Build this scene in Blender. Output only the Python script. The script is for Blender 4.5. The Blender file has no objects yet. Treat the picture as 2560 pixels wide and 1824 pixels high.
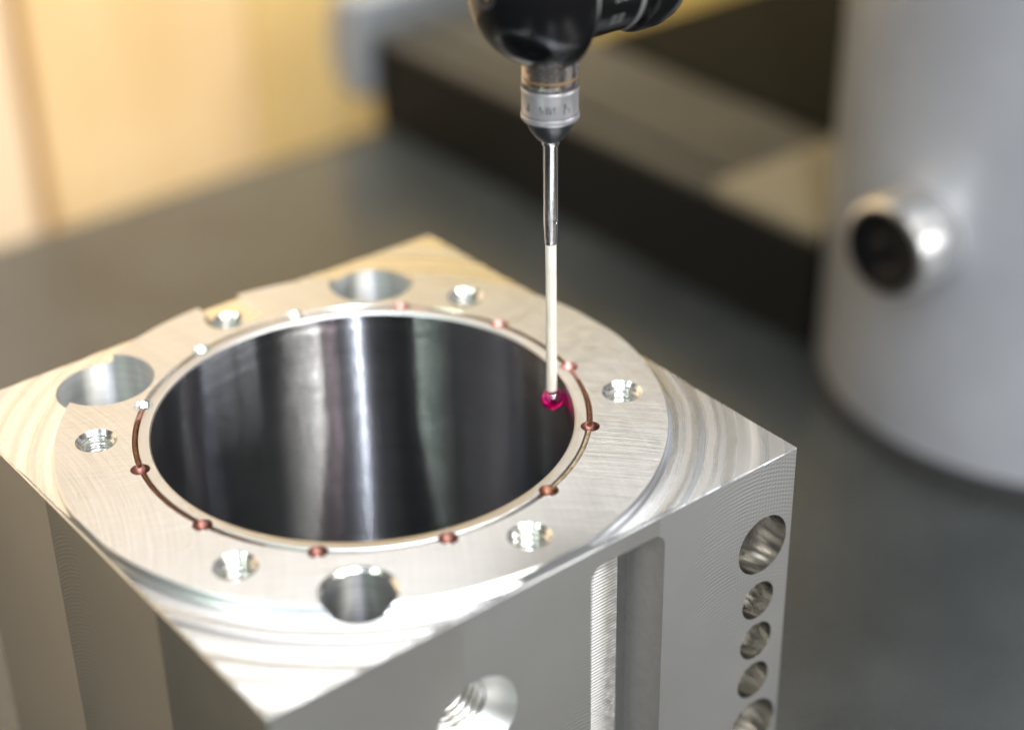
import bpy, bmesh, math, random
from mathutils import Vector, Matrix
random.seed(7)
PI = math.pi
MM = 0.001
sc = bpy.context.scene
COL = sc.collection
# ------------------------------------------------------------------ camera
cam_d = bpy.data.cameras.new('camera'); cam = bpy.data.objects.new('camera', cam_d); COL.objects.link(cam)
sc.camera = cam
YAW, PITCH, ROLL = math.radians(141.92), math.radians(30.79), math.radians(-1.05)
CAM_LOC = Vector((283.5, -180.14, 214.22))
fwd = Vector((math.cos(YAW)*math.cos(PITCH), math.sin(YAW)*math.cos(PITCH), -math.sin(PITCH)))
rgt = Vector((math.sin(YAW), -math.cos(YAW), 0)); upv = rgt.cross(fwd)
CR = math.cos(ROLL)*rgt + math.sin(ROLL)*upv
CU = -math.sin(ROLL)*rgt + math.cos(ROLL)*upv
cam.matrix_world = Matrix(((CR.x, CU.x, -fwd.x, CAM_LOC.x*MM), (CR.y, CU.y, -fwd.y, CAM_LOC.y*MM),
                           (CR.z, CU.z, -fwd.z, CAM_LOC.z*MM), (0, 0, 0, 1)))
cam_d.sensor_width = 36; cam_d.lens = 62.68; cam_d.clip_start = 0.01; cam_d.clip_end = 50
cam_d.dof.use_dof = True; cam_d.dof.focus_distance = 0.386; cam_d.dof.aperture_fstop = 4.7
# ------------------------------------------------------------------ light
w = bpy.data.worlds.new('World'); sc.world = w; w.use_nodes = True
bgn = w.node_tree.nodes['Background']; bgn.inputs[0].default_value = (1.0, 0.96, 0.90, 1); bgn.inputs[1].default_value = 0.10
sc.view_settings.view_transform = 'Standard'; sc.view_settings.look = 'None'
sc.view_settings.exposure = 0; sc.view_settings.gamma = 1; sc.view_settings.use_curve_mapping = False
sc.cycles.use_denoising = True
sc.cycles.max_bounces = 10; sc.cycles.glossy_bounces = 7; sc.cycles.caustics_reflective = True
sc.cycles.sample_clamp_indirect = 6

def lamp(name, loc, target, sx, sy, power, color=(1, 1, 1), long_dir=None):
    d = bpy.data.lights.new(name, 'AREA'); d.shape = 'RECTANGLE'; d.size = sx*MM; d.size_y = sy*MM
    d.energy = power; d.color = color
    o = bpy.data.objects.new(name, d); COL.objects.link(o)
    z = (Vector(loc)-Vector(target)).normalized()
    l = Vector(long_dir) if long_dir else Vector((0, 0, 1))
    y = (l - z*l.dot(z)).normalized(); x = y.cross(z)
    o.matrix_world = Matrix(((x.x, y.x, z.x, loc[0]*MM), (x.y, y.y, z.y, loc[1]*MM), (x.z, y.z, z.z, loc[2]*MM), (0, 0, 0, 1)))
    return o
VA = Vector((math.cos(YAW), math.sin(YAW), 0)); VR = Vector((math.sin(YAW), -math.cos(YAW), 0))
def hpos(along, side, z): p = VA*along + VR*side; return (p.x, p.y, z)
# ceiling tubes overhead, running with the line of view; a window-like panel on the right; a ceiling panel at the back; an added, unseen fill lamp that brightens the wood
lamp('ceiling_tube', hpos(-850, 115, 850), hpos(-250, 115, 0), 30, 1200, 20.0, (0.84, 0.90, 1.0), VA)
lamp('ceiling_tube', hpos(-850, 740, 850), hpos(-250, 600, 0), 58, 1200, 24.0, (1.0, 0.99, 0.92), VA)
lamp('ceiling_tube', hpos(-850, 470, 850), hpos(-250, 400, 0), 30, 1200, 4.5, (1.0, 0.78, 0.84), VA)
lamp('ceiling_tube', hpos(-850, -690, 850), hpos(-250, -600, 0), 50, 1200, 7.5, (0.85, 1.0, 0.88), VA)
lamp('side_panel', (900, 860, 240), (-60, 60, 0), 800, 460, 4.8, (0.96, 0.97, 1.0))
lamp('ceiling_panel', hpos(900, 170, 1120), hpos(0, 0, 0), 1000, 420, 5.0, (1.0, 0.98, 0.95), VA)
wl = lamp('added_wood_fill', (-430, 180, 760), (-620, 200, -150), 260, 1100, 4.9, (1.0, 0.95, 0.88), (0, 1, 0))
wl.data.spread = math.radians(62)

# ------------------------------------------------------------------ node helpers
class NT:
    def __init__(s, name):
        s.m = bpy.data.materials.new(name); s.m.use_nodes = True; s.t = s.m.node_tree
        s.p = s.t.nodes['Principled BSDF']
    def n(s, ty, **kw):
        nd = s.t.nodes.new(ty)
        for k, v in kw.items(): setattr(nd, k, v)
        return nd
    def link(s, a, b): s.t.links.new(a, b)
    def val(s, inp, v):
        if isinstance(v, bpy.types.NodeSocket): s.link(v, inp)
        else: inp.default_value = v
    def math(s, op, a, b=None, c=None):
        nd = s.n('ShaderNodeMath', operation=op); s.val(nd.inputs[0], a)
        if b is not None: s.val(nd.inputs[1], b)
        if c is not None: s.val(nd.inputs[2], c)
        return nd.outputs[0]
    def mm(s):
        tc = s.n('ShaderNodeTexCoord'); vm = s.n('ShaderNodeVectorMath', operation='SCALE')
        s.link(tc.outputs['Object'], vm.inputs[0]); vm.inputs['Scale'].default_value = 1000
        return vm.outputs[0]
    def sep(s, v):
        nd = s.n('ShaderNodeSeparateXYZ'); s.link(v, nd.inputs[0]); return nd.outputs
    def comb(s, x, y, z):
        nd = s.n('ShaderNodeCombineXYZ')
        for i, q in enumerate((x, y, z)): s.val(nd.inputs[i], q)
        return nd.outputs[0]
    def noise(s, vec, scale, detail=2, rough=0.5, dist=0.0, dim='3D'):
        nd = s.n('ShaderNodeTexNoise', noise_dimensions=dim)
        if dim == '1D': s.val(nd.inputs['W'], vec)
        else: s.link(vec, nd.inputs['Vector'])
        nd.inputs['Scale'].default_value = scale; nd.inputs['Detail'].default_value = detail
        nd.inputs['Roughness'].default_value = rough; nd.inputs['Distortion'].default_value = dist
        return nd.outputs[0]
    def ramp(s, f, stops):
        nd = s.n('ShaderNodeValToRGB'); s.link(f, nd.inputs[0]); e = nd.color_ramp.elements
        while len(e) < len(stops): e.new(0.5)
        for q, (p, c) in zip(e, stops): q.position = p; q.color = (*c, 1) if len(c) == 3 else c
        return nd.outputs[0]
    def maprange(s, f, a, b, c, d):
        nd = s.n('ShaderNodeMapRange'); s.link(f, nd.inputs[0])
        for i, q in enumerate((a, b, c, d)): nd.inputs[i+1].default_value = q
        return nd.outputs[0]
    def bump(s, h, dist=0.001, strength=1.0, normal=None):
        nd = s.n('ShaderNodeBump'); s.link(h, nd.inputs['Height']); nd.inputs['Distance'].default_value = dist
        nd.inputs['Strength'].default_value = strength
        if normal is not None: s.link(normal, nd.inputs['Normal'])
        return nd.outputs[0]
    def bevel(s, r):
        nd = s.n('ShaderNodeBevel'); nd.samples = 4; nd.inputs[0].default_value = r*MM; return nd.outputs[0]
    def set(s, **kw):
        for k, v in kw.items():
            s.val(s.p.inputs[k.replace('_', ' ')], v)
        return s
def simple(name, col, rough=0.4, metal=0.0, **kw):
    t = NT(name); t.set(Base_Color=(*col, 1), Roughness=rough, Metallic=metal, **kw)
    return t.m

H = 2.68          # height of the round boss above the corner lands
A = 67.5          # half side of the block
ZT = -150.0       # table top

# --- boss top: face milled aluminium
def mat_boss():
    t = NT('milled_boss_face'); P = t.mm(); x, y, z = t.sep(P)
    def arcs(cx, cy):
        return t.math('SQRT', t.math('ADD', t.math('POWER', t.math('SUBTRACT', x, cx), 2), t.math('POWER', t.math('SUBTRACT', y, cy), 2)))
    r1 = arcs(-30., -150.); r2 = arcs(-190., 60.); r3 = arcs(160., -90.)
    n1 = t.noise(t.comb(r1, t.math('MULTIPLY', x, 0.02), 0.0), 1.15, 3, 0.65)
    n2 = t.noise(t.comb(r2, t.math('MULTIPLY', y, 0.02), 5.0), 1.3, 3, 0.65)
    n3 = t.noise(t.comb(r3, t.math('MULTIPLY', y, 0.03), 9.0), 1.6, 3, 0.65)
    left = t.maprange(t.math('ADD', x, t.math('MULTIPLY', y, 1.0)), -70, 0, 1, 0)
    h = t.math('ADD', t.math('MULTIPLY', n1, t.math('MULTIPLY', left, 0.20)),
               t.math('ADD', t.math('MULTIPLY', n2, t.math('MULTIPLY', left, 0.12)), t.math('MULTIPLY', n3, 0.05)))
    blot = t.noise(P, 0.035, 4, 0.6); stain = t.noise(P, 0.10, 4, 0.6)
    hair = t.noise(t.comb(t.math('MULTIPLY', r3, 3.2), t.math('MULTIPLY', y, 0.05), 2.0), 1.0, 3, 0.75)
    hair2 = t.noise(t.comb(t.math('MULTIPLY', r1, 1.1), t.math('MULTIPLY', x, 0.03), 4.0), 1.0, 4, 0.7)
    hm = t.math('ADD', t.math('MULTIPLY', hair, 0.55), t.math('MULTIPLY', hair2, 0.45))
    fin = t.maprange(hm, 0.32, 0.68, 0.80, 1.0)
    c0 = t.ramp(blot, [(0.3, (0.84, 0.875, 0.92)), (0.7, (0.90, 0.93, 0.97))])
    cm = t.n('ShaderNodeVectorMath', operation='SCALE'); t.link(c0, cm.inputs[0]); t.link(fin, cm.inputs['Scale']); c = cm.outputs[0]
    mx = t.n('ShaderNodeMix', data_type='RGBA'); t.link(t.maprange(stain, 0.60, 0.76, 0, 0.22), mx.inputs[0])
    t.link(c, mx.inputs[6]); mx.inputs[7].default_value = (0.74, 0.68, 0.50, 1)
    t.set(Base_Color=mx.outputs[2], Metallic=1.0, Roughness=t.maprange(t.noise(P, 0.3, 3), 0.3, 0.7, 0.28, 0.34))
    t.link(t.bump(h), t.p.inputs['Normal'])
    return t.m
# --- corner lands: circular milling with broad dull and bright rings
def mat_land():
    t = NT('turned_corner_land'); P = t.mm(); x, y, z = t.sep(P)
    r = t.math('SQRT', t.math('ADD', t.math('MULTIPLY', x, x), t.math('MULTIPLY', y, y)))
    wob = t.math('ADD', r, t.math('MULTIPLY', t.noise(P, 0.06, 2), 1.6))
    a = t.noise(wob, 0.155, 1, 0.5, dim='1D'); b = t.noise(wob, 0.9, 1, 0.5, dim='1D')
    fine = t.noise(t.comb(r, t.math('MULTIPLY', x, 0.06), t.math('MULTIPLY', y, 0.06)), 3.0, 2, 0.7)
    h = t.math('ADD', t.math('MULTIPLY', a, 0.38), t.math('ADD', t.math('MULTIPLY', b, 0.028), t.math('MULTIPLY', fine, 0.008)))
    # slanting cutter marks across the rings
    r2 = t.math('SQRT', t.math('ADD', t.math('POWER', t.math('SUBTRACT', x, 30.), 2), t.math('POWER', t.math('SUBTRACT', y, 110.), 2)))
    h = t.math('ADD', h, t.math('MULTIPLY', t.noise(t.comb(r2, 0.0, 0.0), 2.0, 2), 0.015))
    ring = t.noise(wob, 0.26, 1, 0.6, dim='1D')
    c = t.ramp(ring, [(0.35, (0.77, 0.775, 0.78)), (0.55, (0.88, 0.90, 0.92))])
    t.set(Base_Color=c, Metallic=1.0, Roughness=t.maprange(ring, 0.3, 0.6, 0.36, 0.24))
    t.link(t.bump(h), t.p.inputs['Normal'])
    return t.m
# --- block sides: overlapping upright passes of a face mill leave arcs
def mat_side(name, axis, seams, tone, rough, cross):
    t = NT(name); P = t.mm(); o = t.sep(P); s = o[axis]; z = o[2]
    cen = seams[0][1]
    c = t.math('ADD', cen, 0.0)
    passid = t.math('ADD', 0.0, 0.0)
    for k, (pos, ce) in enumerate(seams[1:]):
        g = t.math('GREATER_THAN', s, pos)
        c = t.math('ADD', c, t.math('MULTIPLY', g, ce-cen)); cen = ce
        passid = t.math('ADD', passid, g)
    d = t.math('SUBTRACT', s, c)
    arc = t.math('SQRT', t.math('MAXIMUM', t.math('SUBTRACT', 38.*38., t.math('MULTIPLY', d, d)), 4.0))
    ph = t.math('ADD', t.math('SUBTRACT', z, arc), t.math('MULTIPLY', t.noise(P, 0.12, 2), 0.6))
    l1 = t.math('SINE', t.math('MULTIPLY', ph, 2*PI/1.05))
    irr = t.noise(t.comb(ph, t.math('MULTIPLY', passid, 7.0), 0.0), 0.9, 3, 0.6)
    h = t.math('ADD', t.math('MULTIPLY', t.math('MULTIPLY', l1, t.maprange(t.noise(P, 0.09, 2), 0.3, 0.7, 0.2, 1.0)), 0.014), t.math('MULTIPLY', irr, 0.012))
    if cross:
        ph2 = t.math('ADD', z, arc); edge = t.maprange(s, 44, 64, 0, 1)
        h = t.math('ADD', h, t.math('MULTIPLY', t.math('MULTIPLY', t.math('SINE', t.math('MULTIPLY', ph2, 2*PI/0.95)), 0.012), edge))
        h = t.math('ADD', h, t.math('MULTIPLY', t.math('MULTIPLY', t.math('SINE', t.math('MULTIPLY', s, 2*PI/0.9)), 0.008), edge))
    h = t.math('ADD', h, t.math('MULTIPLY', t.math('MULTIPLY', d, d), 0.0022))       # each pass is slightly dished
    dents = t.maprange(t.noise(P, 0.9, 2), 0.74, 0.80, 0, -0.05)
    h = t.math('ADD', h, dents)
    col = t.ramp(t.noise(P, 0.03, 4, 0.6), [(0.3, tone), (0.7, tuple(min(1, q*1.08) for q in tone))])
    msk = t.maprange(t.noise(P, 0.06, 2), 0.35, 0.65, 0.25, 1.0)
    fin = t.math('ADD', 1.0, t.math('MULTIPLY', t.math('MULTIPLY', l1, msk), 0.055))  # light and shade on the mill ridges, put into the colour
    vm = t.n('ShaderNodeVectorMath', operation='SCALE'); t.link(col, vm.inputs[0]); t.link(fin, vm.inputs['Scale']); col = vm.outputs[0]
    tg = t.comb(0.0, 0.0, 1.0)
    t.set(Base_Color=col, Metallic=1.0, Roughness=rough, Anisotropic=0.8, Tangent=tg)
    t.link(t.bump(h), t.p.inputs['Normal'])
    return t.m
def mat_hole(name, col=(0.86, 0.85, 0.82), rough=0.2):
    t = NT(name); P = t.mm()
    n = t.noise(P, 0.5, 4, 0.65, 0.4)
    x, y, z = t.sep(P)
    ln = t.noise(t.comb(t.math('MULTIPLY', x, 0.08), t.math('MULTIPLY', y, 0.08), z), 2.2, 3, 0.7)
    h = t.math('ADD', t.math('MULTIPLY', n, 0.008), t.math('MULTIPLY', ln, 0.02))
    t.set(Base_Color=(*col, 1), Metallic=1.0, Roughness=t.maprange(n, 0.3, 0.7, rough*0.8, rough*1.3))
    t.link(t.bump(h), t.p.inputs['Normal']); return t.m
def mat_bore():
    t = NT('honed_dark_bore'); P = t.mm(); x, y, z = t.sep(P)
    hl = t.noise(t.comb(t.math('MULTIPLY', x, 0.01), t.math('MULTIPLY', y, 0.01), z), 1.6, 3, 0.7)
    col = t.ramp(hl, [(0.3, (0.27, 0.273, 0.288)), (0.7, (0.45, 0.453, 0.47))])
    t.set(Base_Color=col, Metallic=1.0, Roughness=0.21, Anisotropic=1.0, Tangent=t.comb(0.0, 0.0, 1.0))
    # hone rings: fine grooves running round the wall tilt the surface up and down only
    g1 = t.noise(t.comb(t.math('MULTIPLY', x, 0.3), t.math('MULTIPLY', y, 0.3), z), 14.0, 1, 0.5)
    g2 = t.noise(t.comb(t.math('MULTIPLY', x, 0.01), t.math('MULTIPLY', y, 0.01), z), 2.2, 2, 0.6)
    sl = t.math('ADD', t.math('MULTIPLY', t.math('SUBTRACT', g1, 0.5), 3.0), t.math('MULTIPLY', t.math('SUBTRACT', g2, 0.5), 0.5))
    ge = t.n('ShaderNodeNewGeometry'); ad = t.n('ShaderNodeVectorMath', operation='ADD'); nm = t.n('ShaderNodeVectorMath', operation='NORMALIZE')
    t.link(ge.outputs['Normal'], ad.inputs[0]); t.link(t.comb(0.0, 0.0, sl), ad.inputs[1]); t.link(ad.outputs[0], nm.inputs[0])
    t.link(nm.outputs[0], t.p.inputs['Normal']); return t.m
def mat_rim():
    t = NT('liner_rim_steel'); P = t.mm(); x, y, z = t.sep(P)
    an = t.math('ARCTAN2', y, x)
    ln = t.noise(t.math('MULTIPLY', an, 60.0), 2.0, 3, 0.7, dim='1D')
    t.set(Base_Color=(0.60, 0.605, 0.61, 1), Metallic=1.0, Roughness=0.32)
    t.link(t.bump(t.math('MULTIPLY', ln, 0.06)), t.p.inputs['Normal']); return t.m
def mat_copper(name, a, b, rough=0.46):
    t = NT(name); P = t.mm(); n = t.noise(P, 0.8, 4, 0.65)
    t.set(Base_Color=t.ramp(n, [(0.35, a), (0.65, b)]), Metallic=1.0, Roughness=t.maprange(n, 0.3, 0.7, rough*0.8, rough*1.3))
    t.link(t.bump(t.math('MULTIPLY', n, 0.10)), t.p.inputs['Normal']); return t.m
def mat_granite():
    t = NT('dark_granite'); P = t.mm()
    a = t.noise(P, 0.016, 5, 0.6); b = t.noise(P, 0.5, 3, 0.7)
    f = t.math('ADD', t.math('MULTIPLY', a, 0.6), t.math('MULTIPLY', b, 0.4))
    t.set(Base_Color=t.ramp(f, [(0.36, (0.015, 0.0172, 0.0165)), (0.64, (0.036, 0.040, 0.038))]), IOR=1.75,
          Roughness=t.maprange(b, 0.3, 0.7, 0.22, 0.34))
    t.link(t.bump(t.math('MULTIPLY', b, 0.012)), t.p.inputs['Normal']); return t.m
def mat_wood(name, a, b):
    t = NT(name); P = t.mm()
    mp = t.n('ShaderNodeMapping'); t.link(P, mp.inputs[0]); mp.inputs['Scale'].default_value = (1, 1, 0.07)
    n = t.noise(mp.outputs[0], 0.045, 5, 0.6, 0.8); g = t.noise(P, 0.006, 2)
    f = t.math('ADD', t.math('MULTIPLY', n, 0.5), t.math('MULTIPLY', g, 0.5))
    t.set(Base_Color=t.ramp(f, [(0.35, a), (0.65, b)]), Roughness=0.42); return t.m
M_BOSS = mat_boss(); M_LAND = mat_land()
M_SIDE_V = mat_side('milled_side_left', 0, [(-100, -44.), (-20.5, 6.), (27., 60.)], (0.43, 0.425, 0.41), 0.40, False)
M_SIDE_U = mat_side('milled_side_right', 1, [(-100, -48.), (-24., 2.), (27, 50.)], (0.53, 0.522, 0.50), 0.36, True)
M_HOLE = mat_hole('bored_hole_wall'); M_BRIGHT = mat_hole('tapped_thread_metal', (0.93, 0.925, 0.90), 0.16)
M_THREAD = simple('thread_metal', (0.74, 0.74, 0.70), 0.27, 1.0); M_CONE = simple('countersink_metal', (0.90, 0.89, 0.86), 0.36, 1.0)
def mat_bighole(name, k):
    t = NT(name); P = t.mm(); x, y, z = t.sep(P)
    ln = t.noise(t.comb(t.math('MULTIPLY', x, 0.03), t.math('MULTIPLY', y, 0.03), z), 1.8, 4, 0.7)
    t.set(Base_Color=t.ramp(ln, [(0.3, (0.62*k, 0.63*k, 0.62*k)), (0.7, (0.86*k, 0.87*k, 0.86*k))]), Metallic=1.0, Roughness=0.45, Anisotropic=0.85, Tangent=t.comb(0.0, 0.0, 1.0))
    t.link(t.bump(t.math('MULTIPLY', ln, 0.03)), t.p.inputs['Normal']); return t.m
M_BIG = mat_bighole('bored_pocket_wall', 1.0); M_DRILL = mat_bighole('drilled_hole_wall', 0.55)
M_FHOLE = simple('reamed_hole_metal', (0.74, 0.73, 0.70), 0.14, 1.0)
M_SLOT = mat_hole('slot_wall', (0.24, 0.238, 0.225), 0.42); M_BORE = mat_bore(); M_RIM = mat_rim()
M_COPPER = mat_copper('copper', (0.10, 0.042, 0.034), (0.32, 0.15, 0.12))
M_BROWN = mat_copper('oxidised_copper', (0.10, 0.045, 0.03), (0.28, 0.13, 0.085))
M_PINK = mat_copper('fresh_copper', (0.40, 0.20, 0.17), (0.64, 0.39, 0.35))
M_BRONZE = mat_copper('bronze_stained_wire', (0.42, 0.32, 0.20), (0.70, 0.62, 0.48))
M_GRANITE = mat_granite()

# ------------------------------------------------------------------ mesh helpers (all in millimetres)
def lathe(bm, prof, n=64, closed=False, mat=None, axis='Z', c=(0, 0, 0), cap=True, a0=0.0, a1=2*PI):
    """revolve profile [(r, t)]; axis letter or a 3x3 basis (columns p, q, axis)"""
    if axis == 'Z': B = (Vector((1, 0, 0)), Vector((0, 1, 0)), Vector((0, 0, 1)))
    elif axis == 'X': B = (Vector((0, 1, 0)), Vector((0, 0, 1)), Vector((1, 0, 0)))
    elif axis == 'Y': B = (Vector((0, 0, 1)), Vector((1, 0, 0)), Vector((0, 1, 0)))
    else: B = axis
    c = Vector(c); full = abs(a1-a0-2*PI) < 1e-6
    rings = []
    for r, tt in prof:
        if r < 1e-6: rings.append([bm.verts.new(c+B[2]*tt)]); continue
        rings.append([bm.verts.new(c + B[0]*(r*math.cos(a0+(a1-a0)*i/n)) + B[1]*(r*math.sin(a0+(a1-a0)*i/n)) + B[2]*tt) for i in range(n if full else n+1)])
    m = len(prof)
    for k in range(m if closed else m-1):
        A_, C_ = rings[k], rings[(k+1) % m]
        cnt = n
        for i in range(cnt):
            j = (i+1) % n if full else i+1
            if len(A_) == 1 and len(C_) == 1: continue
            if len(A_) == 1: f = bm.faces.new((A_[0], C_[j], C_[i]))
            elif len(C_) == 1: f = bm.faces.new((A_[i], A_[j], C_[0]))
            else: f = bm.faces.new((A_[i], A_[j], C_[j], C_[i]))
    return bm
def box(bm, x0, x1, y0, y1, z0, z1):
    v = [bm.verts.new(p) for p in ((x0, y0, z0), (x1, y0, z0), (x1, y1, z0), (x0, y1, z0), (x0, y0, z1), (x1, y0, z1), (x1, y1, z1), (x0, y1, z1))]
    for f in ((0, 3, 2, 1), (4, 5, 6, 7), (0, 1, 5, 4), (1, 2, 6, 5), (2, 3, 7, 6), (3, 0, 4, 7)): bm.faces.new([v[i] for i in f])
    return bm
def prism(bm, pts, e0, e1):
    """pts: list of Vector; extrude from +e0 to +e1"""
    a = [bm.verts.new(Vector(p)+Vector(e0)) for p in pts]; b = [bm.verts.new(Vector(p)+Vector(e1)) for p in pts]
    bm.faces.new(a[::-1]); bm.faces.new(b); n = len(pts)
    for i in range(n): bm.faces.new((a[i], a[(i+1) % n], b[(i+1) % n], b[i]))
    return bm
def mesh_from(bm, name, mats, smooth=35, fix=True):
    if fix: bmesh.ops.recalc_face_normals(bm, faces=bm.faces)
    me = bpy.data.meshes.new(name); bm.to_mesh(me); bm.free()
    finish(me, mats, smooth); return me
def finish(me, mats, smooth):
    me.transform(Matrix.Scale(MM, 4))
    for m in (mats if isinstance(mats, (list, tuple)) else [mats]): me.materials.append(m)
    if smooth:
        me.polygons.foreach_set('use_smooth', [True]*len(me.polygons))
        me.set_sharp_from_angle(angle=math.radians(smooth))
    me.update()
def obj(name, me, parent=None, loc=None):
    o = bpy.data.objects.new(name, me); COL.objects.link(o)
    if parent: o.parent = parent
    if loc: o.location = [q*MM for q in loc]
    return o
def part(name, bm, mats, parent, smooth=35, bevel=0, label=None, fix=True):
    o = obj(name, mesh_from(bm, name, mats, smooth, fix), parent)
    if bevel:
        md = o.modifiers.new('bevel', 'BEVEL'); md.width = bevel*MM; md.segments = 3; md.limit_method = 'ANGLE'; md.angle_limit = math.radians(40)
    if label: o['label'] = label
    return o
def thing(name, label, cat, group=None):
    o = bpy.data.objects.new(name, None); COL.objects.link(o); o.empty_display_size = 0.02
    o['label'] = label; o['category'] = cat
    if group: o['group'] = group
    return o
def tag(o, label, cat, group=None):
    o['label'] = label; o['category'] = cat
    if group: o['group'] = group
    return o
def boolean(bmA, bmB, op):
    obs = []
    for b in (bmA, bmB):
        bmesh.ops.recalc_face_normals(b, faces=b.faces)
        me = bpy.data.meshes.new('tmp'); b.to_mesh(me); b.free()
        o = bpy.data.objects.new('tmp', me); COL.objects.link(o); obs.append(o)
    md = obs[0].modifiers.new('b', 'BOOLEAN'); md.operation = op; md.object = obs[1]; md.solver = 'EXACT'
    dg = bpy.context.evaluated_depsgraph_get(); dg.update()
    me = bpy.data.meshes.new_from_object(obs[0].evaluated_get(dg))
    out = bmesh.new(); out.from_mesh(me)
    for o in obs:
        m = o.data; bpy.data.objects.remove(o); bpy.data.meshes.remove(m)
    bpy.data.meshes.remove(me)
    return out

# ------------------------------------------------------------------ setting: granite table and wooden boards behind
bm = bmesh.new(); box(bm, -430, 900, -1400, 1100, -330, ZT)
tab = part('granite_table', bm, M_GRANITE, None, smooth=0, bevel=2); tab['kind'] = 'structure'
tab['label'] = 'dark grey granite measuring table under the machined block'

wall = bpy.data.objects.new('wood_wall', None); COL.objects.link(wall); wall['kind'] = 'structure'
wood = [mat_wood('pale_plywood', (0.78, 0.57, 0.36), (0.84, 0.645, 0.44)), mat_wood('plywood', (0.71, 0.48, 0.23), (0.79, 0.575, 0.32)),
        mat_wood('ochre_plywood', (0.60, 0.39, 0.10), (0.66, 0.46, 0.16)), mat_wood('yellow_plywood', (0.66, 0.44, 0.16), (0.73, 0.52, 0.23))]
for v0, v1, m, du in ((-900, 176, 0, 14), (190, 330, 1, 0), (331, 452, 3, 1), (453, 1500, 2, 0)):
    bm = bmesh.new(); box(bm, -640+du, -618+du, v0, v1, -700, 430)
    part('board', bm, wood[m], wall, smooth=0, bevel=2)
bm = bmesh.new(); box(bm, -646, -624, 177, 189, -700, 430)
part('batten', bm, mat_wood('orange_batten', (0.40, 0.22, 0.07), (0.47, 0.28, 0.10)), wall, smooth=0)


# ------------------------------------------------------------------ machined block
blk = thing('machined_block', 'square machined aluminium block with a large dark round bore and raised ring', 'block')
def polar(r, deg, z=0.0): return Vector((r*math.cos(math.radians(deg)), r*math.sin(math.radians(deg)), z))
prof = [(49.55, ZT), (49.55, H-0.85), (50.6, H-0.85), (50.6, H-0.14), (50.74, H), (58.0, H), (67.25, H), (67.56, H-0.28), (67.58, 1.5),
        (67.75, 1.05), (68.2, 0.60), (68.9, 0.42), (70.0, 0.36), (71.4, 0.35), (72.8, 0.345), (73.9, 0.31), (74.6, 0.24), (75.0, 0.15), (75.3, 0.02), (75.7, 0.0),
        (78.0, 0.0), (81.0, -0.005), (82.8, -0.03), (84.2, -0.08), (85.0, -0.14), (85.3, -0.20), (85.7, -0.21), (88, -0.21), (91, -0.215), (94, -0.23), (104, -0.25), (104, ZT)]
body = lathe(bmesh.new(), prof, 240, closed=True)
env = bmesh.new(); rows = []                                       # envelope with broken edges
for hs, ch, zz in ((A, 0.3, ZT+0.5), (A, 0.3, -0.46), (A-0.30, 0.3, -0.12), (A-0.30, 0.3, 30.0)):
    k = hs-ch; rows.append([env.verts.new((px_, py_, zz)) for px_, py_ in ((hs, -k), (hs, k), (k, hs), (-k, hs), (-hs, k), (-hs, -k), (-k, -hs), (k, -hs))])
for q in range(3):
    for i in range(8): env.faces.new((rows[q][i], rows[q][(i+1) % 8], rows[q+1][(i+1) % 8], rows[q+1][i]))
env.faces.new(rows[0][::-1]); env.faces.new(rows[-1])
body = boolean(body, env, 'INTERSECT')
# shallow milled ramp at the back right and slot on the far left side
cut = bmesh.new()
prism(cut, [Vector((-24, 0, H+0.0)), Vector((23.0, 0, H-0.32)), Vector((23.0, 0, H+4)), Vector((-24, 0, H+4))], (0, 38, 0), (0, 75, 0))
box(cut, -75, -53.5, -3.3, 7.6, H-1.35, H+4)
body = boolean(body, cut, 'DIFFERENCE')
THR = [(58.37, k) for k in (0, 60, 120, 180, -120, -60)]
BIG = [(63.2, 143.8, 10.7, 60), (63.3, -144.2, 11.4, 60), (62.8, -35.5, 7.3, 22)]
cut = bmesh.new()
for r, a in THR:
    p = polar(r, a); zt = H-1.35 if a == 180 else H
    lathe(cut, [(0, zt+2), (6.3, zt+2), (4.62, zt+0.02), (3.98, zt-0.7), (3.98, zt-15), (0, zt-17)], 40, c=p)
for r, a, rr, dp in BIG:
    p = polar(r, a)
    if rr < 8: lathe(cut, [(0, 6), (rr+0.7, 6), (rr+0.7, H-0.35), (rr, H-1.0), (rr, -dp), (rr*0.6, -dp-1), (rr*0.6, -dp-9), (0, -dp-9)], 64, c=p)
    else: lathe(cut, [(0, 6), (rr, 6), (rr, -dp), (0, -dp-4)], 64, c=p)
DOT = [(50.28, 105-30*k) for k in range(12)]
def dot_cut(bm, a):
    p = polar(50.28, a); lathe(bm, [(0, H+1.5), (2.12, H+1.5), (2.12, H-0.05), (1.75, H-0.9), (1.1, H-1.6), (0, H-1.9)], 28, c=p)
for r, a in DOT: dot_cut(cut, a)
def hole_u(bm, v, z, r, d, n=48, csk=None):
    pr = [(0, A+3), (r, A+3), (r, A-d), (0, A-d-r*0.55)]
    if csk: pr = [(0, A+3), (csk[0], A+3), (csk[0], A-0.02), (r, A-csk[1]), (r, A-d), (0, A-d-r*0.5)]
    lathe(bm, pr, n, axis='X', c=(0, v, z))
FACE_HOLES = [(58.4, -22.1, 7.4, 17), (58.1, -37.4, 4.9, 15), (58.3, -49.0, 4.95, 15), (58.2, -60.6, 4.9, 15), (58.9, -75.0, 7.3, 17), (58.4, -90, 4.9, 9)]
for v, z, r, d in FACE_HOLES: hole_u(cut, v, z, r, d)
hole_u(cut, -21.2, -27.4, 6.3, 19, 64, csk=(10.1, 5.2))
sl = []
V0, V1, Z0, Z1, RC = 8.6, 28.6, -128.0, -4.6, 3.4
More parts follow.
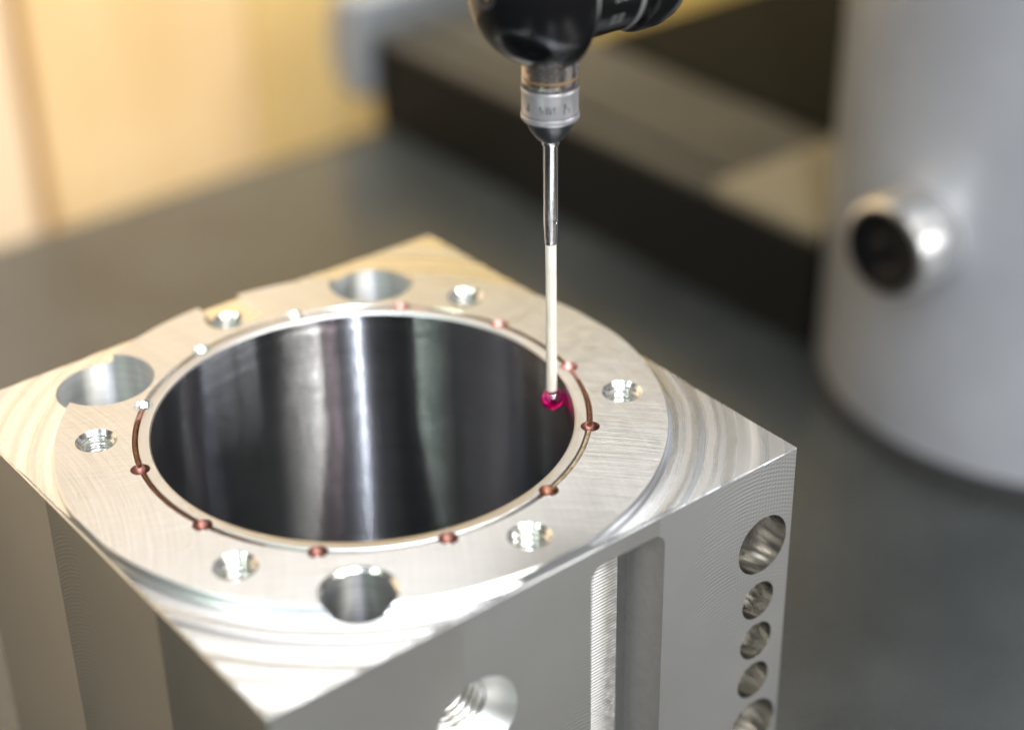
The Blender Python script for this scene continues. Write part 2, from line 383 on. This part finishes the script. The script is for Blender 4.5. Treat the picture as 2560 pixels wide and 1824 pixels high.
for (cy, cz, s0) in ((V1-RC, Z1-RC, 0), (V0+RC, Z1-RC, 90), (V0+RC, Z0+RC, 180), (V1-RC, Z0+RC, 270)):
    for k in range(7):
        an = math.radians(s0+90*k/6); sl.append(Vector((0, cy+RC*math.cos(an), cz+RC*math.sin(an))))
prism(cut, sl, (A-11.5, 0, 0), (A+3, 0, 0))
body = boolean(body, cut, 'DIFFERENCE')
body.normal_update()
for f in body.faces:
    c = f.calc_center_median(); n = f.normal; r = math.hypot(c.x, c.y)
    if n.z > 0.93 and c.z > H-1.2 and r > 50.5: f.material_index = 0
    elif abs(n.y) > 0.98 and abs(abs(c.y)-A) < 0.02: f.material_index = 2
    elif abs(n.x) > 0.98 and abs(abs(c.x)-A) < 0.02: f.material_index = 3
    elif r > 66.8 and c.z > -0.6 and (n.z > 0.3 or (r < 68.5 and (n.x*c.x+n.y*c.y) > 0)): f.material_index = 1
    elif math.hypot(c.y+21.2, c.z+27.4) < 10.3 and A-5.3 < c.x < A: f.material_index = 6
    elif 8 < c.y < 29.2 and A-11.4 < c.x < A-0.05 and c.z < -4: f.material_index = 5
    elif c.x > A-24 and c.y > 45 and c.z < -10 and abs(c.x) > 40: f.material_index = 7
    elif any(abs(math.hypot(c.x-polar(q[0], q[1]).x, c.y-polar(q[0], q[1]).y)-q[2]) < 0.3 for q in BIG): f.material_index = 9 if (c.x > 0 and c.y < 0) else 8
    else: f.material_index = 4
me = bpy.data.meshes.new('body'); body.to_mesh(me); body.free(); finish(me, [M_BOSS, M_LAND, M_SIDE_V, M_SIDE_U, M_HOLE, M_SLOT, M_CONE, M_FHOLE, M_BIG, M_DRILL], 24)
bo = obj('body', me, blk); wn = bo.modifiers.new('weighted_normal', 'WEIGHTED_NORMAL'); wn.keep_sharp = True; wn.weight = 100
# liner sleeve
RB = 46.75
prof = [(RB, ZT+0.6), (RB, -6.9), (RB+0.25, -7.0), (RB+0.25, -7.35), (RB, -7.45), (RB, H-0.35), (RB+0.3, H-0.02), (RB+0.45, H+0.02), (49.3, H+0.02), (49.46, H-0.12), (49.46, ZT+0.6)]
liner = lathe(bmesh.new(), prof, 240, closed=True)
cut = bmesh.new()
for r, a in DOT: dot_cut(cut, a)
liner = boolean(liner, cut, 'DIFFERENCE'); liner.normal_update()
for f in liner.faces:
    c = f.calc_center_median(); r = math.hypot(c.x, c.y)
    f.material_index = 0 if (r < RB+0.35 and c.z < H-0.36) else 1
me = bpy.data.meshes.new('bore_liner'); liner.to_mesh(me); liner.free(); finish(me, [M_BORE, M_RIM], 24)
obj('bore_liner', me, blk)['label'] = 'dark honed cylinder liner with bright rim'
# threads of the tapped holes
def thread_bm(r_in, r_out, pitch, depth, n=64, per=12):
    bm = bmesh.new(); rows = int(depth/pitch*per); pr = []
    for j in range(rows+1):
        ph = (j/per) % 1.0; k = 0.5-0.5*math.cos(2*PI*ph); k = k**0.8
        pr.append((r_out+(r_in-r_out)*k, -depth*j/rows))
    lathe(bm, pr[::-1], n)
    for v in bm.verts:                                              # lead of the screw
        v.co.z += pitch*(math.atan2(v.co.y, v.co.x)/(2*PI))*0.25
    return bm
tm = mesh_from(thread_bm(3.1, 3.95, 1.55, 13), 'thread', M_THREAD, 180, fix=True)
for r, a in THR:
    zt = H-1.35 if a == 180 else H
    o = obj('thread', tm, blk, polar(r, a, zt-0.72)); o.rotation_euler = (0, 0, math.radians(a*1.7+20))
o = obj('thread', mesh_from(thread_bm(5.2, 6.25, 1.8, 15, 56), 'thread', M_THREAD, 180, fix=True), blk, (A-5.3, -21.2, -27.4))
o.rotation_euler = (0, math.radians(90), 0)
# ribbed floor of the upright slot
bm = bmesh.new(); zz = Z1-0.5; ribs = []
p = 0.85; u0 = A-11.45
while zz > Z0+1: ribs.append((zz, u0+0.05)); ribs.append((zz-p*0.5, u0+0.26)); ribs.append((zz-p*0.85, u0+0.22)); zz -= p
vv = [[bm.verts.new((u, y, z)) for y in (V0+0.4, V0+7, V0+13, V1-3.0)] for z, u in ribs]
for k in range(len(vv)-1):
    for j in range(3): bm.faces.new((vv[k][j], vv[k+1][j], vv[k+1][j+1], vv[k][j+1]))
part('ribbed_floor', bm, mat_hole('ribbed_floor_metal', (0.92, 0.90, 0.86), 0.38), blk, smooth=0, fix=False)
# dimples drilled over the wire, and the wire between them
cup = [(2.06, -0.06), (1.72, -0.88), (1.08, -1.55), (0.5, -1.78), (0, -1.83)]
knob_cup = [(0.0, -0.55), (0.6, -0.58), (1.05, -0.85), (1.4, -1.15), (1.6, -0.95), (1.76, -0.72), (2.07, -0.05)]
cups = {}
for key, m in (('c', M_COPPER), ('b', M_BROWN), ('p', M_PINK), ('s', M_BRIGHT)):
    cups[key] = mesh_from(lathe(bmesh.new(), cup, 28), 'dimple', m, 40, fix=False)
DK = {105: 'p', 75: 'p', 45: 'c', 15: 'b', -15: 'c', -45: 'c', -75: 'c', -105: 'c', -135: 's', -165: 's', -195: 's', -225: 'p'}
for r, a in DOT:
    o = obj('dimple', cups[DK[a]], blk, polar(r, a, H))
def wire_bm(a0, a1, rad, r=50.08, z=H-0.42, lump=0.0):
    bm = bmesh.new(); n = max(6, int(abs(a1-a0)/1.5)); rings = []
    for i in range(n+1):
        a = a0+(a1-a0)*i/n; q = rad*(1+lump*random.uniform(-1, 1)); dz = lump*0.25*random.uniform(-1, 1); dr = 0.10*lump*random.uniform(-1, 1)
        rings.append([bm.verts.new(polar(r+dr+q*math.cos(b), a, z+dz+q*math.sin(b))) for b in [2*PI*k/10 for k in range(10)]])
    for i in range(n):
        for k in range(10): bm.faces.new((rings[i][k], rings[i+1][k], rings[i+1][(k+1) % 10], rings[i][(k+1) % 10]))
    bm.faces.new(rings[0]); bm.faces.new(rings[-1][::-1]); return bm
for a0, a1, rad, m, lump in ((-133, -128, 0.55, M_PINK, 0.25), (-128, -107, 0.5, M_BROWN, 0.06), (-103, -77, 0.36, M_BROWN, 0.08), (-73, -58, 0.26, M_COPPER, 0.2),
                             (17, 30, 0.40, M_BRONZE, 0.05), (30, 43, 0.44, M_BRONZE, 0.05), (46.5, 68, 0.5, M_BROWN, 0.05), (68, 73, 0.48, M_PINK, 0.15),
                             (77, 103, 0.36, M_BROWN, 0.08), (107, 127, 0.36, M_BROWN, 0.10), (127, 132, 0.5, M_PINK, 0.3)):
    part('copper_wire', wire_bm(a0, a1, rad, lump=lump), m, blk, smooth=60)

# ------------------------------------------------------------------ touch probe
prb = thing('touch_probe', 'black measuring probe with steel stylus, white ceramic stem and ruby ball tip', 'probe')
AX = Vector((15.3, 41.4, 0.0)); AXV = (AX.x, AX.y, 0)
t = NT('ruby'); t.set(Base_Color=(0.85, 0.0, 0.24, 1), Roughness=0.02, Transmission_Weight=0.96, IOR=1.76); M_RUBY = t.m
M_CER = simple('ivory_ceramic', (0.80, 0.75, 0.65), 0.42)
t = NT('ceramic_stem'); P = t.mm(); x, y, z = t.sep(P)
f = t.noise(t.comb(t.math('MULTIPLY', x, 1.0), t.math('MULTIPLY', y, 1.0), t.math('MULTIPLY', z, 0.12)), 0.9, 3, 0.6)
t.set(Base_Color=t.ramp(f, [(0.35, (0.50, 0.455, 0.37)), (0.6, (0.64, 0.60, 0.52))]), Roughness=0.4); M_CER = t.m
M_STEEL = mat_hole('polished_stylus_steel', (0.60, 0.58, 0.56), 0.2)
M_SLEEVE = mat_hole('warm_steel_sleeve', (0.46, 0.41, 0.385), 0.24)
M_RINGW = simple('satin_white_metal', (0.40, 0.40, 0.415), 0.33, 0.7)
M_BLACK = simple('glossy_black', (0.004, 0.004, 0.0045), 0.15, 0.0, Specular_IOR_Level=0.25)
M_BLACKR = simple('satin_black', (0.02, 0.021, 0.024), 0.36, 0.1)
M_GREYP = simple('grey_print', (0.13, 0.135, 0.13), 0.5)
M_DARKP = simple('dark_print', (0.06, 0.055, 0.055), 0.5)
RBALL = 2.66
def zl(name, prof, m, n=48, parent=prb, smooth=35): return part(name, lathe(bmesh.new(), prof, n, c=AXV), m, parent, smooth=smooth)
zb = -2.05
bm = bmesh.new(); bmesh.ops.create_uvsphere(bm, u_segments=48, v_segments=32, radius=RBALL, matrix=Matrix.Translation((AX.x, AX.y, zb)))
part('ruby_ball', bm, M_RUBY, prb, smooth=180)
zl('ceramic_stem', [(0, zb+2.36), (1.2, zb+2.36), (1.22, 20), (1.24, 37.9), (0, 37.9)], M_CER, 32)
st = zl('stylus_shank', [(0, 37.6), (1.22, 37.6), (1.34, 37.75), (1.55, 42.4), (1.60, 42.9), (1.60, 60.9), (1.95, 61.4), (1.95, 62.9), (0, 62.9)], M_STEEL, 40)
# cross hole in the shank
d = (CR*0.55 - fwd*0.83); d.z = 0; d.normalize(); q = Vector((-d.y, d.x, 0)); pc = AX + d*1.30 + Vector((0, 0, 43.6))
lb = (q, Vector((0, 0, 1)), d)
ring_bm = lathe(bmesh.new(), [(0.62, 0.28), (0.66, 0.36), (0.56, 0.38), (0.50, 0.30)], 20, closed=True, axis=lb, c=pc)
part('cross_hole_rim', ring_bm, M_STEEL, st)
part('cross_hole', lathe(bmesh.new(), [(0.52, 0.325), (0, 0.325)], 20, axis=lb, c=pc), M_DARKP, st)
zl('nose_cone', [(0, 62.3), (2.35, 62.3), (2.9, 62.7), (4.35, 64.6), (5.35, 67.0), (5.45, 67.9), (0, 67.9)], M_BLACKR)
rg = zl('collar', [(5.4, 67.3), (6.0, 67.35), (6.2, 67.7), (6.2, 68.5), (6.05, 68.8), (6.0, 69.1), (6.0, 73.4), (6.1, 73.7), (6.1, 74.4), (5.9, 74.7), (0, 74.7)], M_RINGW)
sv = zl('steel_sleeve', [(5.55, 74.6), (5.55, 75.0), (5.85, 75.2), (5.95, 75.5), (5.95, 76.4), (5.7, 76.6), (5.7, 76.9), (5.9, 77.1), (5.9, 80.9), (5.75, 81.1), (5.75, 83.6), (5.9, 83.8), (5.9, 90), (0, 90)], M_SLEEVE)
zl('amber_seal', [(5.5, 76.45), (5.82, 76.5), (5.82, 76.8), (5.5, 76.85)], simple('amber', (0.22, 0.14, 0.06), 0.4), parent=sv)
zl('collar_groove', [(5.8, 74.5), (6.06, 74.6), (6.06, 75.0), (5.8, 75.1)], M_DARKP, parent=sv)
zl('collar_groove', [(5.8, 68.75), (6.08, 68.8), (6.08, 69.0), (5.8, 69.05)], M_DARKP, parent=rg)
# unreadable small printing round the module: short strokes
cam_az = math.degrees(math.atan2(CAM_LOC.y-AX.y, CAM_LOC.x-AX.x))
def strokes(parent, r, z0, z1, a_list, wdeg, m, name='printed_mark'):
    bm = bmesh.new()
    for a in a_list:
        aa = cam_az+a; hh = (z1-z0)
        for k in range(2):
            lo = z0+hh*random.choice((0, 0, 0.45)); hi = z1-hh*random.choice((0, 0, 0.45))
            b0 = aa+k*wdeg*1.5
            vs = [bm.verts.new(Vector((AX.x, AX.y, 0))+polar(r, b0+dx, zz)) for dx, zz in ((0, lo), (wdeg, lo), (wdeg, hi), (0, hi))]
            bm.faces.new(vs)
    return part(name, bm, m, parent, smooth=0, fix=False)
strokes(rg, 6.02, 70.3, 71.9, [-22, -15, -8, -1, 6], 1.6, M_DARKP)
strokes(rg, 6.02, 70.0, 72.3, [28, 36], 2.2, M_DARKP)
strokes(rg, 6.02, 70.2, 72.0, [-54], 3.2, M_DARKP)
strokes(sv, 5.92, 78.3, 79.7, [-4, 3, 10, 17, 24, 31], 1.7, M_DARKP)
strokes(sv, 5.92, 78.4, 79.9, [-58, -50], 2.2, M_DARKP)
bm = bmesh.new(); vs = [bm.verts.new(Vector((AX.x, AX.y, 0))+polar(5.92, cam_az+a, z)) for a, z in ((-16, 79.3), (-10, 80.7), (-22, 80.7))]; bm.faces.new(vs)
part('arrow_mark', bm, M_DARKP, sv, smooth=0, fix=False)
# knuckle head: domed front and a ringed barrel along v
ZC = 95.6
pr = [(0, -16.9)]
for k in range(1, 15):
    a = math.radians(90*k/14); pr.append((16.6*math.sin(a), -16.9*math.cos(a)))
pr[-1] = (16.5, -1.6)
pr += [(16.2, -1.0), (12.9, -0.6), (12.5, 0.2), (12.5, 17.4), (0, 17.4)]
hd = part('knuckle_head', lathe(bmesh.new(), pr, 72, axis='Y', c=(AX.x, AX.y, ZC)), M_BLACK, prb, smooth=40)
for v0, v1 in ((1.3, 2.8), (14.3, 15.6)):
    part('scale_ring', lathe(bmesh.new(), [(12.4, v0), (12.62, v0+0.05), (12.62, v1-0.05), (12.4, v1)], 72, axis='Y', c=(AX.x, AX.y, ZC)), M_GREYP, hd)
part('end_cap', lathe(bmesh.new(), [(0, 17.5), (12.4, 17.5), (13.4, 18.0), (13.9, 19), (13.9, 23.5), (13.2, 26), (11.3, 27.8), (0, 28.3)], 64, axis='Y', c=(AX.x, AX.y, ZC)), M_BLACK, hd)
bm = bmesh.new()                                                     # blurred scale marks between the rings
for a, v in ((-8, 8.4), (18, 8.2), (44, 8.0), (-34, 8.4)):
    for k in range(3):
        for j in range(2):
            a0 = math.radians(a+k*4.4); a1 = a0+math.radians(2.2); va = v-1.5+1.9*j; vb = va+1.2+0.5*random.random()
            pts = [Vector((AX.x+12.53*math.cos(q), AX.y+vv_, ZC+12.53*math.sin(q))) for q, vv_ in ((a0, va), (a1, va), (a1, vb), (a0, vb))]
            bm.faces.new([bm.verts.new(p_) for p_ in pts])
part('scale_mark', bm, M_GREYP, hd, smooth=0, fix=False)
dn = (CR*(-0.777) + CU*(-0.215) - fwd*0.59).normalized()
bx = dn.cross(Vector((0, 0, 1))).normalized(); by = dn.cross(bx)
sk = (bx, by, dn); so = Vector((AX.x, AX.y, ZC))
part('socket', lathe(bmesh.new(), [(2.2, 15.6), (2.2, 16.75), (2.5, 16.95), (3.1, 16.75), (3.3, 16.2)], 32, axis=sk, c=so), M_BLACKR, hd)
for k in range(3):
    o_ = so+bx*(1.1*math.cos(k*2.1+0.4))+by*(1.1*math.sin(k*2.1+0.4))
    part('brass_contact', lathe(bmesh.new(), [(0.75, 15.8), (0.75, 16.6), (0.45, 16.85), (0, 16.9)], 16, axis=sk, c=o_), simple('brass_contact', (0.75, 0.55, 0.40), 0.3, 1.0), hd)
part('quill', lathe(bmesh.new(), [(0, 108), (9, 108), (9, 124), (20, 125), (20, 420), (0, 420)], 48, c=AXV), M_BLACKR, prb)

# ------------------------------------------------------------------ guide beam, bed and plate behind
beam = thing('guide_rail', 'long dark guide beam with taupe top behind the block, pale rounded end', 'beam')
t = NT('taupe_stone'); P = t.mm(); n = t.noise(P, 0.02, 3)
t.set(Base_Color=t.ramp(n, [(0.35, (0.024, 0.023, 0.018)), (0.65, (0.036, 0.034, 0.027))]), Roughness=0.5); M_TAUPE = t.m
M_DARK = simple('dark_beam_paint', (0.008, 0.0075, 0.006), 0.6, 0.0, Specular_IOR_Level=0.12)
M_OLIVE = simple('black_olive_paint', (0.006, 0.0055, 0.0034), 0.6, 0.0, Specular_IOR_Level=0.05)
M_CREAM = mat_wood('cream_plate', (0.155, 0.128, 0.08), (0.19, 0.16, 0.105))
bm = bmesh.new(); box(bm, -432, -130, 295, 372, ZT+0.3, -104); part('beam_body', bm, M_DARK, beam, smooth=0, bevel=1.5)
bm = bmesh.new(); box(bm, -432, -192, 295.5, 309, -104, -100.6); part('front_strip', bm, M_TAUPE, beam, smooth=0, bevel=1)
bm = bmesh.new(); box(bm, -432, -192, 313, 372, -104, -100); part('top_plate', bm, M_TAUPE, beam, smooth=0, bevel=1)
bm = bmesh.new(); pts = []
for cx, cz, s0 in ((-447, -116, 90), (-447, -122, 180)):
    for k in range(7):
        an = math.radians(s0+90*k/6); rr = 16 if s0 == 90 else 14
        pts.append(Vector((cx+rr*math.cos(an), 0, cz+ (rr+18 if s0 == 90 else rr)*math.sin(an))))
pts += [Vector((-433, 0, -136)), Vector((-433, 0, -82))]
prism(bm, pts, (0, 287, 0), (0, 380, 0)); part('end_cap', bm, simple('pale_plastic', (0.20, 0.215, 0.23), 0.45), beam, smooth=35, bevel=4, label='pale rounded plastic end cap')
bm = bmesh.new(); box(bm, -350, -131, 374, 700, ZT+0.3, -98)
tag(part('machine_bed', bm, M_OLIVE, None, smooth=0, bevel=1.5), 'flat black machine bed behind the guide beam, beside the grey column', 'machine bed')
bm = bmesh.new(); box(bm, -190, -131, 297, 372, -103.9, -98.0)
tag(part('cover_plate', bm, M_CREAM, None, smooth=0, bevel=1), 'cream plate lying on the dark beam against the grey column', 'plate')

# ------------------------------------------------------------------ column with knob
colm = thing('machine_ram', 'thick round light grey column standing on the granite table', 'column')
CC = (-55.1, 351.6, 0)
t = NT('grey_column_paint'); P = t.mm(); n = t.noise(P, 0.02, 3)
t.set(Base_Color=t.ramp(n, [(0.35, (0.29, 0.30, 0.325)), (0.65, (0.335, 0.345, 0.37))]), Roughness=0.32, Coat_Weight=0.25, Coat_Roughness=0.2); M_COLP = t.m
part('column_body', lathe(bmesh.new(), [(0, -144), (87.5, -144), (89.2, -143.2), (89.9, -141), (89.9, 620), (0, 620)], 128, c=CC), M_COLP, colm)
part('base_ring', lathe(bmesh.new(), [(0, ZT+0.2), (90.5, ZT+0.2), (90.5, -145.2), (88, -144.2), (0, -144.2)], 128, c=CC), simple('black_rubber', (0.02, 0.02, 0.02), 0.6), colm)
ka = math.radians(-89); kd = Vector((math.cos(ka), math.sin(ka), 0)); kq = Vector((-kd.y, kd.x, 0))
KB = (kq, Vector((0, 0, 1)), kd); kc = (CC[0], CC[1], -57.0)
kn = part('knob', lathe(bmesh.new(), [(0, 86), (15.0, 86), (15.6, 89.5), (17.2, 91.5), (17.5, 94), (17.5, 109.0), (16.8, 111.2), (15.6, 112), (14.4, 112)], 64, axis=KB, c=kc),
          simple('chrome', (0.85, 0.84, 0.82), 0.28, 1.0), colm, label='chrome knob with black face')
part('knob_face', lathe(bmesh.new(), [(15.3, 112.15), (14.3, 111.9), (6, 111.2), (5.4, 110.9), (3.0, 111.8), (0, 112.0)], 48, axis=KB, c=kc), M_BLACK, kn)
